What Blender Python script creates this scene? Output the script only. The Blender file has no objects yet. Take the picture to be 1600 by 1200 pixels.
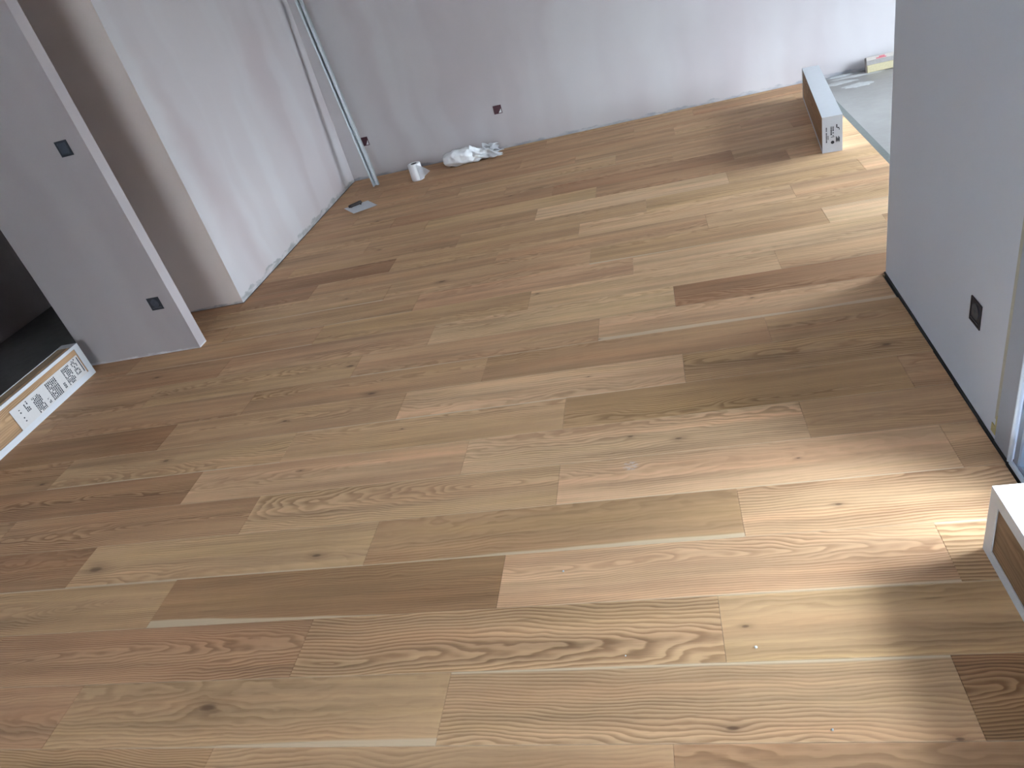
import bpy, bmesh, math, random
from mathutils import Matrix, Vector
S = bpy.context.scene
COL = S.collection
random.seed(7)

# ---------------------------------------------------------------- camera
cam = bpy.data.cameras.new('camera')
co = bpy.data.objects.new('camera', cam); COL.objects.link(co)
cam.sensor_fit = 'HORIZONTAL'; cam.sensor_width = 36.0
cam.lens = 36.0 * 1115.795 / 1600.0
cam.clip_start = 0.02
CM = Matrix(((0.9614188, 0.1305901, 0.2421159), (0.1278123, 0.5673139, -0.8135226), (-0.2435938, 0.8130813, 0.5287352))).to_4x4()
CM.translation = (0, 0, 1.587)
co.matrix_world = CM
S.camera = co

# ---------------------------------------------------------------- light, world, exposure
S.view_settings.view_transform = 'Standard'
S.view_settings.look = 'None'
S.view_settings.gamma = 1
S.view_settings.use_curve_mapping = False
S.view_settings.exposure = 0.42
wd = bpy.data.worlds.new('overcast_sky'); S.world = wd; wd.use_nodes = True
bgn = wd.node_tree.nodes['Background']
bgn.inputs[0].default_value = (0.82, 0.91, 1.03, 1); bgn.inputs[1].default_value = 50.0

def portal(loc, rot, sx, sy):
    l = bpy.data.lights.new('window_portal', 'AREA'); l.shape = 'RECTANGLE'; l.size = sx; l.size_y = sy
    l.cycles.is_portal = True
    o = bpy.data.objects.new('window_portal', l); COL.objects.link(o)
    o.location = loc; o.rotation_euler = rot
ROOM_H = 2.6
DOOR_Y0, DOOR_Y1, DOOR_H = 0.70, 1.70, 2.15          # sliding glass door in the right wall
WIN_Y0, WIN_Y1, WIN_Z0, WIN_H = 3.60, 5.62, 0.0, 1.30      # unseen kitchen window, cut low to shape its light
BW_X0, BW_X1, BW_Z0, BW_Z1 = -1.9, -0.3, 1.2, 2.0      # small unseen window behind the camera, added for fill light
KX = 3.3                                               # kitchen's outer wall
BACK_Y = -2.4
portal((0.90, (DOOR_Y0 + DOOR_Y1) / 2, DOOR_H / 2), (0, math.pi / 2, 0), DOOR_H, DOOR_Y1 - DOOR_Y0)
portal((KX + 0.06, (WIN_Y0 + WIN_Y1) / 2, (WIN_Z0 + WIN_H) / 2), (0, math.pi / 2, 0), WIN_H - WIN_Z0, WIN_Y1 - WIN_Y0)
portal(((BW_X0 + BW_X1) / 2, BACK_Y - 0.06, (BW_Z0 + BW_Z1) / 2), (math.pi / 2, 0, math.pi), BW_X1 - BW_X0, BW_Z1 - BW_Z0)

# ---------------------------------------------------------------- node maths helper
class G:
    """builds float expressions out of Math nodes"""
    def __init__(s, nt, sock): s.nt, s.s = nt, sock
    @staticmethod
    def op(nt, name, *a, clamp=False):
        n = nt.nodes.new('ShaderNodeMath'); n.operation = name; n.use_clamp = clamp
        for i, v in enumerate(a):
            if isinstance(v, G): nt.links.new(v.s, n.inputs[i])
            else: n.inputs[i].default_value = v
        return G(nt, n.outputs[0])
    def __add__(s, o): return G.op(s.nt, 'ADD', s, o)
    __radd__ = __add__
    def __sub__(s, o): return G.op(s.nt, 'SUBTRACT', s, o)
    def __rsub__(s, o): return G.op(s.nt, 'SUBTRACT', o, s)
    def __mul__(s, o): return G.op(s.nt, 'MULTIPLY', s, o)
    __rmul__ = __mul__
    def __truediv__(s, o): return G.op(s.nt, 'DIVIDE', s, o)
    def sqrt(s): return G.op(s.nt, 'SQRT', s)
    def exp(s): return G.op(s.nt, 'POWER', math.e, s)
    def fract(s): return G.op(s.nt, 'FRACT', s)
    def sin(s): return G.op(s.nt, 'SINE', s)
    def clamp(s): return G.op(s.nt, 'ADD', s, 0.0, clamp=True)
    def max(s, o): return G.op(s.nt, 'MAXIMUM', s, o)
    def step(s, a, b):
        n = s.nt.nodes.new('ShaderNodeMapRange'); n.interpolation_type = 'SMOOTHSTEP'
        s.nt.links.new(s.s, n.inputs[0]); n.inputs[1].default_value = a; n.inputs[2].default_value = b
        return G(s.nt, n.outputs[0])

def mat(name):
    m = bpy.data.materials.new(name); m.use_nodes = True
    nt = m.node_tree
    return m, nt, nt.nodes['Principled BSDF']

def objcoord(nt):
    t = nt.nodes.new('ShaderNodeTexCoord'); sp = nt.nodes.new('ShaderNodeSeparateXYZ')
    nt.links.new(t.outputs['Object'], sp.inputs[0])
    return [G(nt, o) for o in sp.outputs]

def comb(nt, x, y, z):
    n = nt.nodes.new('ShaderNodeCombineXYZ')
    for i, v in enumerate((x, y, z)):
        if isinstance(v, G): nt.links.new(v.s, n.inputs[i])
        else: n.inputs[i].default_value = v
    return n.outputs[0]

def noise(nt, x, y, z, scale=1.0, detail=2.0, rough=0.5):
    n = nt.nodes.new('ShaderNodeTexNoise')
    n.inputs['Scale'].default_value = scale; n.inputs['Detail'].default_value = detail; n.inputs['Roughness'].default_value = rough
    nt.links.new(comb(nt, x, y, z), n.inputs['Vector'])
    return G(nt, n.outputs['Fac'])

def mix(nt, f, a, b, mode='MIX'):
    n = nt.nodes.new('ShaderNodeMix'); n.data_type = 'RGBA'; n.blend_type = mode
    for i, v in ((0, f), (6, a), (7, b)):
        if isinstance(v, G): nt.links.new(v.s, n.inputs[i])
        elif isinstance(v, bpy.types.NodeSocket): nt.links.new(v, n.inputs[i])
        elif isinstance(v, tuple): n.inputs[i].default_value = v + (1,)
        else: n.inputs[i].default_value = v
    return n.outputs[2]

def attr(nt, name):
    n = nt.nodes.new('ShaderNodeAttribute'); n.attribute_type = 'OBJECT'; n.attribute_name = name
    return n
def attrv(nt, name):
    n = attr(nt, name); sp = nt.nodes.new('ShaderNodeSeparateXYZ'); nt.links.new(n.outputs['Vector'], sp.inputs[0])
    return [G(nt, o) for o in sp.outputs]

def bump(nt, bs, h, strength, dist):
    b = nt.nodes.new('ShaderNodeBump'); b.inputs['Strength'].default_value = strength; b.inputs['Distance'].default_value = dist
    nt.links.new(h.s, b.inputs['Height']); nt.links.new(b.outputs[0], bs.inputs['Normal'])

def plain(name, col, rough=0.6, metal=0.0, var=0.08, scale=25.0, bmp=0.0):
    m, nt, bs = mat(name)
    x, y, z = objcoord(nt)
    n = noise(nt, x, y, z, scale, 3)
    f = n * (2 * var) + (1 - var)
    c = mix(nt, 1.0, col, (1, 1, 1), 'MULTIPLY')
    cn = nt.nodes.new('ShaderNodeVectorMath'); cn.operation = 'SCALE'
    nt.links.new(c, cn.inputs[0]); nt.links.new(f.s, cn.inputs['Scale'])
    nt.links.new(cn.outputs[0], bs.inputs['Base Color'])
    bs.inputs['Roughness'].default_value = rough; bs.inputs['Metallic'].default_value = metal
    if bmp: bump(nt, bs, n, bmp, 0.002)
    return m

# ---------------------------------------------------------------- oak material (all variation belongs to the board)
def oak_material():
    m, nt, bs = mat('oiled_oak')
    x, y, z = objcoord(nt)
    sx, sy, sz = attrv(nt, 'seed')
    ga, gb, gc = attrv(nt, 'grain')        # depth of the log's heart, its slope, its sideways offset
    ct, fq, pk = attrv(nt, 'look')         # contrast, rings per metre, pinkness
    s0, s1, s2 = attrv(nt, 'sap')          # width along low edge, change along length, width along high edge
    X = x + sx; Y = y + sy
    w1 = noise(nt, X * 1.7, Y * 3.0, sz, 1, 2) - 0.5
    w2 = noise(nt, X * 5.0, Y * 16.0, sz + 7.3, 1, 2) - 0.5
    w3 = noise(nt, X * 16.0, Y * 60.0, sz + 2.3, 1, 2) - 0.5
    yy = y - gc + w1 * 0.10
    zz = ga + gb * x + w2 * 0.042 + w1 * 0.05
    r = (yy * yy + zz * zz).sqrt()
    kd = None
    for kn in ('knot_a', 'knot_b'):
        kx, ky, ks = attrv(nt, kn)
        dx = (x - kx) / (ks * 2.4 + 0.0001); dy = (y - ky) / (ks + 0.0001)
        d = (dx * dx + dy * dy) * (1.0 + w2 * 2.6 + w3 * 1.6).max(0.2)
        dxb = (x - kx) / (ks * 4.5 + 0.0001); dyb = (y - ky) / (ks * 1.9 + 0.0001)
        db = (dxb * dxb + dyb * dyb) * (1.0 + w2 * 1.5)
        r = r + (db * -1.0).exp() * ks * 0.8
        core = ((d * -1.3).exp()).step(0.15, 0.95) * (ks * 1000.0).clamp()
        halo = (db * -1.5).exp() * (ks * 1000.0).clamp() * (0.50 + w3 * 0.8)
        k = core.max(halo)
        kd = k if kd is None else kd.max(k)
    ph = (r * fq + w3 * 0.35).fract()
    rmask = noise(nt, X * 1.4, Y * 8.0, sz + 13.0, 1, 2).step(0.36, 0.62) * 0.75 + 0.25
    rmask = rmask.max((ct - 0.35).clamp())
    ring = ph.step(0.0, 0.16) * (1.0 - ph.step(0.18, 0.85)) * rmask
    fib = noise(nt, X * 9.0, Y * 420.0, sz, 1, 2, 0.6) - 0.5
    pore = noise(nt, X * 30.0, Y * 700.0, sz + 1.7, 1, 1, 0.5).step(0.62, 0.74)
    mid = noise(nt, X * 1.6, Y * 38.0, sz + 3.1, 1, 3, 0.55) - 0.5
    ton = noise(nt, X * 1.1, Y * 7.0, sz + 5.1, 1, 2) - 0.5
    broad = noise(nt, X * 0.8, Y * 15.0, sz + 17.0, 1, 2, 0.6) - 0.5
    fleck = noise(nt, X * 5.0, Y * 110.0, sz + 21.0, 1, 2, 0.5).step(0.66, 0.78) * noise(nt, X * 2.5, Y * 12.0, sz + 23.0, 1, 1).step(0.48, 0.62)
    cross = noise(nt, X * 26.0, Y * 9.0, sz + 9.1, 1, 2) - 0.5
    val = 1.0 - ring * ct * 0.26 + fib * 0.24 + mid * 0.60 + broad * 0.75 + ton * 0.50 - fleck * 0.30 - pore * (ring + 0.35) * 0.10 + cross * 0.07
    oi = nt.nodes.new('ShaderNodeObjectInfo')
    ca = oi.outputs['Color']
    sc = nt.nodes.new('ShaderNodeVectorMath'); sc.operation = 'SCALE'
    nt.links.new(ca, sc.inputs[0]); nt.links.new((val + 0.04).s, sc.inputs['Scale'])
    base = sc.outputs[0]
    hue = (noise(nt, X * 0.9, Y * 9.0, sz + 11.0, 1, 2) - 0.5) * 3.2 + pk * 0.8
    base = mix(nt, (hue * 0.6).clamp(), base, mix(nt, 1.0, base, (1.04, 0.90, 0.86), 'MULTIPLY'))
    base = mix(nt, (hue * -0.6).clamp(), base, mix(nt, 1.0, base, (0.98, 0.99, 0.86), 'MULTIPLY'))
    dark = mix(nt, 1.0, base, (0.62, 0.50, 0.42), 'MULTIPLY')
    base = mix(nt, (ring * ct * 0.55 + pore * 0.10).clamp(), base, dark)
    # cream sapwood along an edge
    e = noise(nt, X * 2.2, 0.0, sz + 4.0, 1, 2) - 0.5
    lo = (s0 + s1 * x + e * 0.05 * (s0 * 60.0).clamp()) - (y + 0.1)
    hi = (s2 + e * 0.015 * (s2 * 60.0).clamp()) - (0.1 - y)
    sapm = lo.step(-0.004, 0.004).max(hi.step(-0.004, 0.004))
    base = mix(nt, sapm * 0.70, base, (0.68, 0.56, 0.40))
    base = mix(nt, kd * 0.75, base, (0.085, 0.045, 0.028))
    # pale plaster smudge left on one board
    tx, ty, ts = attrv(nt, 'smudge')
    dx = (x - tx) / (ts + 0.0001); dy = (y - ty) / (ts * 0.9 + 0.0001)
    sm = 1.0 - (dx * dx + dy * dy).step(0.5, 1.1)
    sm = sm * noise(nt, x * 60.0, y * 160.0, 0.0, 1, 3).step(0.42, 0.6) * (ts * 1000.0).clamp()
    base = mix(nt, sm * 0.5, base, (0.60, 0.58, 0.60))
    nt.links.new(base, bs.inputs['Base Color'])
    ro = 0.54 + ring * 0.10 + fib * 0.12 + pore * 0.1
    nt.links.new(ro.s, bs.inputs['Roughness'])
    bs.inputs['Specular IOR Level'].default_value = 0.2
    bump(nt, bs, fib * 0.5 - ring * 0.5 - pore, 0.25, 0.0006)
    return m
OAK = oak_material()

def wall_mat(name, col, tint, streak=0.05, sfreq=2.2, low=None, seed=0.0, axis='x', lowh=0.035, scuff=0.0, lowtop=0.0):
    """skimmed plasterboard: vertical bands of filler, ragged unfilled edge near the floor"""
    m, nt, bs = mat(name)
    x, y, z = objcoord(nt)
    u = x if axis == 'x' else y
    wob = noise(nt, u * 1.2, z * 1.6, seed, 1, 3) - 0.5
    b = noise(nt, u * sfreq + wob * 0.5, seed + 3.0, z * 0.25, 1, 2, 0.6)
    b1 = b.step(0.42, 0.52); b2 = noise(nt, u * sfreq * 2.3 + wob * 0.8, seed + 8.0, z * 0.35, 1, 2).step(0.44, 0.60)
    f = b1 * 0.6 + b2 * 0.4
    c = mix(nt, f, col, tint)
    cloud = noise(nt, u * 3.0, z * 3.0, seed + 1, 1, 4) - 0.5
    sc = nt.nodes.new('ShaderNodeVectorMath'); sc.operation = 'SCALE'
    nt.links.new(c, sc.inputs[0]); nt.links.new((1.0 + cloud * streak * 2).s, sc.inputs['Scale'])
    c = sc.outputs[0]
    if low:
        n1 = noise(nt, u * 5.0, z * 4.0, seed + 5, 1, 4, 0.6)
        h = z - (n1 - 0.5) * lowh * 3.0 - lowh * 0.55
        c = mix(nt, (1.0 - h.step(-0.004, 0.006)) * noise(nt, u * 9.0, z * 30.0, seed + 6, 1, 3).step(0.3, 0.62) * 0.8, c, low)
    nt.links.new(c, bs.inputs['Base Color'])
    bs.inputs['Roughness'].default_value = 0.85
    bs.inputs['Specular IOR Level'].default_value = 0.25
    bump(nt, bs, cloud + wob * 0.5 + noise(nt, x * 40, y * 40, z * 40, 1, 2) * 0.06, 0.25, 0.01)
    return m

def concrete_mat(name, a, b, rough=0.55):
    m, nt, bs = mat(name)
    x, y, z = objcoord(nt)
    n1 = noise(nt, x, y, z, 1.3, 5, 0.6); n2 = noise(nt, x, y, z, 14.0, 5, 0.65); n3 = noise(nt, x, y, z, 90.0, 2)
    c = mix(nt, (n1 * 0.7 + n2 * 0.3).step(0.35, 0.65), a, b)
    nt.links.new(c, bs.inputs['Base Color'])
    bs.inputs['Roughness'].default_value = rough
    bump(nt, bs, n2 + n3 * 0.4, 0.3, 0.004)
    return m

M_FAR = wall_mat('skimmed_far_wall', (0.45, 0.41, 0.42), (0.50, 0.475, 0.485), 0.05, 1.3, (0.27, 0.28, 0.31), 2.0, 'x', 0.032)
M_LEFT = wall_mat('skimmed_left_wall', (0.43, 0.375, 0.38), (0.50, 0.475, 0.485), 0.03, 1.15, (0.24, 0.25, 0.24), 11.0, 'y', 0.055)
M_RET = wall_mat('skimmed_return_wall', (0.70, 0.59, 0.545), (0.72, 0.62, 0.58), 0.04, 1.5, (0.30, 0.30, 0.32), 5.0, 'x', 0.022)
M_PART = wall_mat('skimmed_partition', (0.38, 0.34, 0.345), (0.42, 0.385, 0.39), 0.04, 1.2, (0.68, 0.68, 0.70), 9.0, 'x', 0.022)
M_RIGHT = wall_mat('painted_right_wall', (0.64, 0.69, 0.79), (0.65, 0.70, 0.80), 0.02, 1.2, None, 4.0, 'y')
M_STRIP = wall_mat('bare_reveal_strip', (0.40, 0.44, 0.52), (0.42, 0.46, 0.54), 0.03, 1.2, None, 7.0, 'y')
M_CEIL = wall_mat('white_ceiling', (0.66, 0.65, 0.65), (0.70, 0.69, 0.69), 0.03, 1.2, None, 6.0, 'x')
M_SUB = concrete_mat('dark_subfloor', (0.10, 0.10, 0.10), (0.15, 0.15, 0.15), 0.8)
M_CONC = concrete_mat('smooth_screed', (0.23, 0.22, 0.21), (0.28, 0.27, 0.26), 0.4)
M_HALL = concrete_mat('bare_dark_block', (0.42, 0.36, 0.36), (0.50, 0.44, 0.45), 0.9)
M_CARD = plain('white_cardboard', (0.62, 0.64, 0.68), 0.55, 0, 0.04, 30)
M_INK = plain('printed_ink', (0.02, 0.022, 0.035), 0.6)
M_PAPER = plain('paper_label', (0.62, 0.60, 0.60), 0.6, 0, 0.05, 60)
M_ZINC = plain('galvanised_steel', (0.50, 0.54, 0.57), 0.42, 0.6, 0.15, 60)
M_ALU = plain('white_lacquered_aluminium', (0.72, 0.80, 0.90), 0.28, 0.0, 0.03, 10)
M_ALU_SKY = plain('lacquer_sky_reflection', (0.36, 0.45, 0.58), 0.2, 0.0, 0.03, 10)  # blue sky reflection of the lacquer put into the recess colour
M_GASK = plain('black_rubber', (0.02, 0.02, 0.025), 0.6)
M_NAVY = plain('navy_plastic', (0.016, 0.020, 0.032), 0.45, 0, 0.3, 60)
M_NAVY2 = plain('worn_navy_plastic', (0.045, 0.055, 0.075), 0.4, 0, 0.3, 90)
M_WINE = plain('dark_red_plastic', (0.065, 0.016, 0.026), 0.5, 0, 0.3, 60)
M_PLASTER = plain('dry_plaster', (0.66, 0.67, 0.68), 0.9, 0, 0.12, 90, 0.5)
M_PLASTERD = plain('grey_plaster', (0.36, 0.37, 0.38), 0.9, 0, 0.2, 90, 0.5)
M_TISSUE = plain('white_tissue', (0.84, 0.84, 0.86), 0.9, 0, 0.03, 200, 0.2)
M_CORE_SHADE = plain('core_hole_shade', (0.015, 0.010, 0.010), 0.9)  # near-black, paints the shade inside the roll's hole
M_TAPE = plain('yellow_masking_tape', (0.50, 0.46, 0.22), 0.6, 0, 0.25, 30)
M_TAPEF = plain('dusty_masking_tape', (0.46, 0.46, 0.40), 0.7, 0, 0.15, 20)
M_GAP = plain('dark_gap_strip', (0.03, 0.032, 0.034), 0.9, 0, 0.3, 80)
M_UNDER = plain('grey_green_underlay', (0.12, 0.13, 0.125), 0.7, 0, 0.2, 60)
M_BLADE = plain('white_trowel_blade', (0.86, 0.88, 0.92), 0.35, 0.0, 0.05, 60)
M_HANDLE = plain('black_handle_rubber', (0.02, 0.012, 0.012), 0.5)
M_SMEAR = plain('thin_plaster_film', (0.42, 0.42, 0.42), 0.85, 0, 0.25, 40)
M_SPONGE = plain('yellow_sponge', (0.42, 0.36, 0.23), 0.95, 0, 0.15, 120, 0.6)
M_BEIGE = plain('beige_board', (0.42, 0.37, 0.34), 0.8, 0, 0.1, 60)
M_GREYB = plain('grey_board', (0.27, 0.25, 0.24), 0.8, 0, 0.2, 60)
M_RED = plain('red_print', (0.42, 0.10, 0.12), 0.7)
M_TERR = concrete_mat('terrace_slab', (0.30, 0.30, 0.29), (0.36, 0.36, 0.35), 0.8)

def bag_mat():
    m, nt, bs = mat('white_polythene')
    x, y, z = objcoord(nt)
    n = noise(nt, x, y, z, 30, 4, 0.6)
    nt.links.new(mix(nt, n, (0.78, 0.80, 0.83), (0.88, 0.89, 0.92)), bs.inputs['Base Color'])
    bs.inputs['Roughness'].default_value = 0.33
    bump(nt, bs, n, 0.6, 0.008)
    return m
M_BAG = bag_mat()

def glass_mat():
    m = bpy.data.materials.new('clear_pane'); m.use_nodes = True; nt = m.node_tree; nt.nodes.clear()
    o = nt.nodes.new('ShaderNodeOutputMaterial'); t = nt.nodes.new('ShaderNodeBsdfTransparent'); g = nt.nodes.new('ShaderNodeBsdfGlossy')
    t.inputs[0].default_value = (0.94, 0.96, 0.95, 1); g.inputs['Roughness'].default_value = 0.02
    f = nt.nodes.new('ShaderNodeFresnel'); f.inputs[0].default_value = 1.45; mx = nt.nodes.new('ShaderNodeMixShader')
    nt.links.new(f.outputs[0], mx.inputs[0]); nt.links.new(t.outputs[0], mx.inputs[1]); nt.links.new(g.outputs[0], mx.inputs[2])
    nt.links.new(mx.outputs[0], o.inputs[0])
    return m
M_GLASS = glass_mat()

# ---------------------------------------------------------------- mesh helpers
def box(bm, a, b, bev=0.0):
    t = bmesh.new()
    bmesh.ops.create_cube(t, size=1)
    for v in t.verts: v.co = Vector([(a[i] + b[i]) / 2 + v.co[i] * (b[i] - a[i]) for i in range(3)])
    if bev: bmesh.ops.bevel(t, geom=t.edges[:], offset=bev, segments=1, affect='EDGES')
    me = bpy.data.meshes.new('tmp'); t.to_mesh(me); t.free(); bm.from_mesh(me); bpy.data.meshes.remove(me)
    return bm
def boxes(*bs, bev=0.0):
    bm = bmesh.new()
    for a, b in bs: box(bm, a, b, bev)
    return bm
def prism(bm, pts, z0, z1):
    lo = [bm.verts.new((p[0], p[1], z0)) for p in pts]; hi = [bm.verts.new((p[0], p[1], z1)) for p in pts]
    n = len(pts)
    bm.faces.new(lo[::-1]); bm.faces.new(hi)
    for i in range(n): bm.faces.new((lo[i], lo[(i + 1) % n], hi[(i + 1) % n], hi[i]))
    return bm
def obj(name, bm, m, parent=None, smooth=False, loc=None, rot=None):
    me = bpy.data.meshes.new(name); bmesh.ops.recalc_face_normals(bm, faces=bm.faces[:]); bm.to_mesh(me); bm.free()
    if m: me.materials.append(m)
    if smooth:
        for p in me.polygons: p.use_smooth = True
    o = bpy.data.objects.new(name, me); COL.objects.link(o)
    if parent: o.parent = parent
    if loc: o.location = loc
    if rot: o.rotation_euler = rot
    return o
def struct(name, bm, m, label=None, cat=None, parent=None):
    o = obj(name, bm, m, parent)
    if not parent:
        o['kind'] = 'structure'
        o['label'] = label; o['category'] = cat
    return o
def thing(name, label, cat, loc=(0, 0, 0), rotz=0.0, group=None):
    o = bpy.data.objects.new(name, None); COL.objects.link(o)
    o.location = loc; o.rotation_euler = (0, 0, rotz); o['label'] = label; o['category'] = cat
    o.empty_display_size = 0.05
    if group: o['group'] = group
    return o

# ---------------------------------------------------------------- room shell
FY, LX, PY0, PY1, BY = 6.154, -2.712, 3.277, 3.35, 3.823
T = 0.015                                                        # plank thickness: planks' top is z = 0
fl = struct('floor', boxes(((-5.2, BACK_Y - 0.2, -0.25), (KX + 0.2, FY + 0.2, -T))), M_SUB, 'oak plank floor laid in staggered rows over the subfloor', 'floor')
struct('wall_far', boxes(((-5.2, FY, -T), (KX + 0.2, FY + 0.2, ROOM_H))), M_FAR, 'long pinkish grey skimmed plaster wall behind the paper roll and bag', 'wall')
bm = prism(bmesh.new(), [(LX, BY), (LX, FY), (-5.2, FY), (-5.2, FY - 0.1), (LX - 0.12, FY - 0.1), (LX - 0.12, BY + 0.12), (-3.62, BY + 0.12), (-3.62, BY)], 0.0, ROOM_H)
lw = struct('wall_left', bm, M_LEFT, 'bright skimmed wall with pale vertical filler bands, left of leaning stud', 'wall')
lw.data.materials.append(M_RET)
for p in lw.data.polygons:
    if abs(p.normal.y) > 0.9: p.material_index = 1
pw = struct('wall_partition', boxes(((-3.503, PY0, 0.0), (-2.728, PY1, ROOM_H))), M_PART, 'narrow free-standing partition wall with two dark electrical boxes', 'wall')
struct('wall_hall', boxes(((-5.0, -0.2, -T), (-4.80, FY, ROOM_H)), ((-4.8, 4.95, -T), (-2.83, 5.05, ROOM_H)), ((-4.8, 1.2, -T), (-3.8, 1.3, ROOM_H))), M_HALL, 'unlit dark hallway wall behind the partition end', 'wall')
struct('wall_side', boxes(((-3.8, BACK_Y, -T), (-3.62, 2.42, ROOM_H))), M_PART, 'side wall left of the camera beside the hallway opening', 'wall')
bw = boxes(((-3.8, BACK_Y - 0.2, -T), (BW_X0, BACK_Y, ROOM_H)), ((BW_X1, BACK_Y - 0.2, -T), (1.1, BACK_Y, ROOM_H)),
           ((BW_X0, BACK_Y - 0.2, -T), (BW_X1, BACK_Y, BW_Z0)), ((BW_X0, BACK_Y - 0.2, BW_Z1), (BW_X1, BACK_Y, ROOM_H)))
struct('wall_back', bw, M_PART, 'back wall with a small added window behind the camera', 'wall')
struct('ceiling', boxes(((-5.2, BACK_Y - 0.2, ROOM_H), (KX + 0.2, FY + 0.2, ROOM_H + 0.2))), M_CEIL, 'white ceiling above the room', 'ceiling')
# right wall (its plane runs very slightly off square), the kitchen's return and outer wall
def rx(Y): return 0.842 - (2.9 - Y) * 0.010
bm = prism(bmesh.new(), [(rx(2.9), 2.9), (KX, 2.9), (KX, 2.7), (1.10, 2.7), (1.10, DOOR_Y1), (rx(DOOR_Y1), DOOR_Y1)], 0.004, ROOM_H)
prism(bm, [(rx(DOOR_Y1), DOOR_Y1), (1.1, DOOR_Y1), (1.1, DOOR_Y0), (rx(DOOR_Y0), DOOR_Y0)], DOOR_H, ROOM_H)
prism(bm, [(rx(DOOR_Y0), DOOR_Y0), (1.1, DOOR_Y0), (1.1, BACK_Y), (rx(BACK_Y), BACK_Y)], 0.004, ROOM_H)
struct('wall_right', bm, M_RIGHT, 'smooth blue-grey wall with one electrical box, beside the glass door frame', 'wall')
bm = boxes(((KX, 2.7, -T), (KX + 0.2, WIN_Y0, ROOM_H)), ((KX, WIN_Y1, -T), (KX + 0.2, FY, ROOM_H)),
           ((KX, WIN_Y0, WIN_H), (KX + 0.2, WIN_Y1, ROOM_H)), ((KX, WIN_Y0, -T), (KX + 0.2, WIN_Y1, 0.02)))
struct('wall_kitchen', bm, M_FAR, 'outer wall of the kitchen side with an unseen low window, around the corner', 'wall')
# dark strip in the gap along the foot of the right wall
bm = prism(bmesh.new(), [(rx(2.9) - 0.005, 2.905), (rx(2.9) + 0.004, 2.905), (rx(1.0) + 0.004, 1.0), (rx(1.0) - 0.005, 1.0)], -T, 0.005)
struct('trim_1', bm, M_GAP, 'thin dark strip in the gap along the foot of the blue-grey wall', 'trim')
# screed of the kitchen side, a little below the planks, with the underlay edge in front of it
bm = boxes(((1.240, 2.9, -T - 0.02), (KX, FY, -0.008)))
struct('trim_4', boxes(((rx(1.7) - .0012, 1.7005, .006), (rx(1.7) + .004, 1.7855, DOOR_H))), M_STRIP, 'darker blue-grey unpainted strip of wall beside the white door frame', 'trim')
struct('trim_2', bm, M_CONC, 'bare pale grey concrete screed beyond the last planks', 'floor')
struct('trim_3', boxes(((1.197, 2.9, -T), (1.240, FY - 0.25, -0.007))), M_UNDER, 'grey underlay edge strip between planks and bare concrete', 'trim')
struct('terrace', boxes(((1.1, -7, -0.12), (12, 2.7, -0.06)), ((KX + 0.2, 2.7, -0.12), (12, 12, -0.06))), M_TERR, 'grey paved terrace outside the glass door', 'terrace')

# ---------------------------------------------------------------- planks
W, L, Y0R = 0.20013, 1.1945, 0.88907
OFF = {13: .986, 12: .46, 9: .323, 15: .192, 16: .673, 14: .754, 11: 1.17, 10: .826, 20: .448, 19: .754, 18: .371, 22: .878, 26: .289,
       24: .122, 21: .078, 17: 1.071, 23: .571, 25: 1.018, 8: 1.173, 4: .09, 0: 1.049, 1: .48, 2: 1.187, 3: .574, 5: .717, 6: .345, 7: .71, 27: .9}
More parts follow.
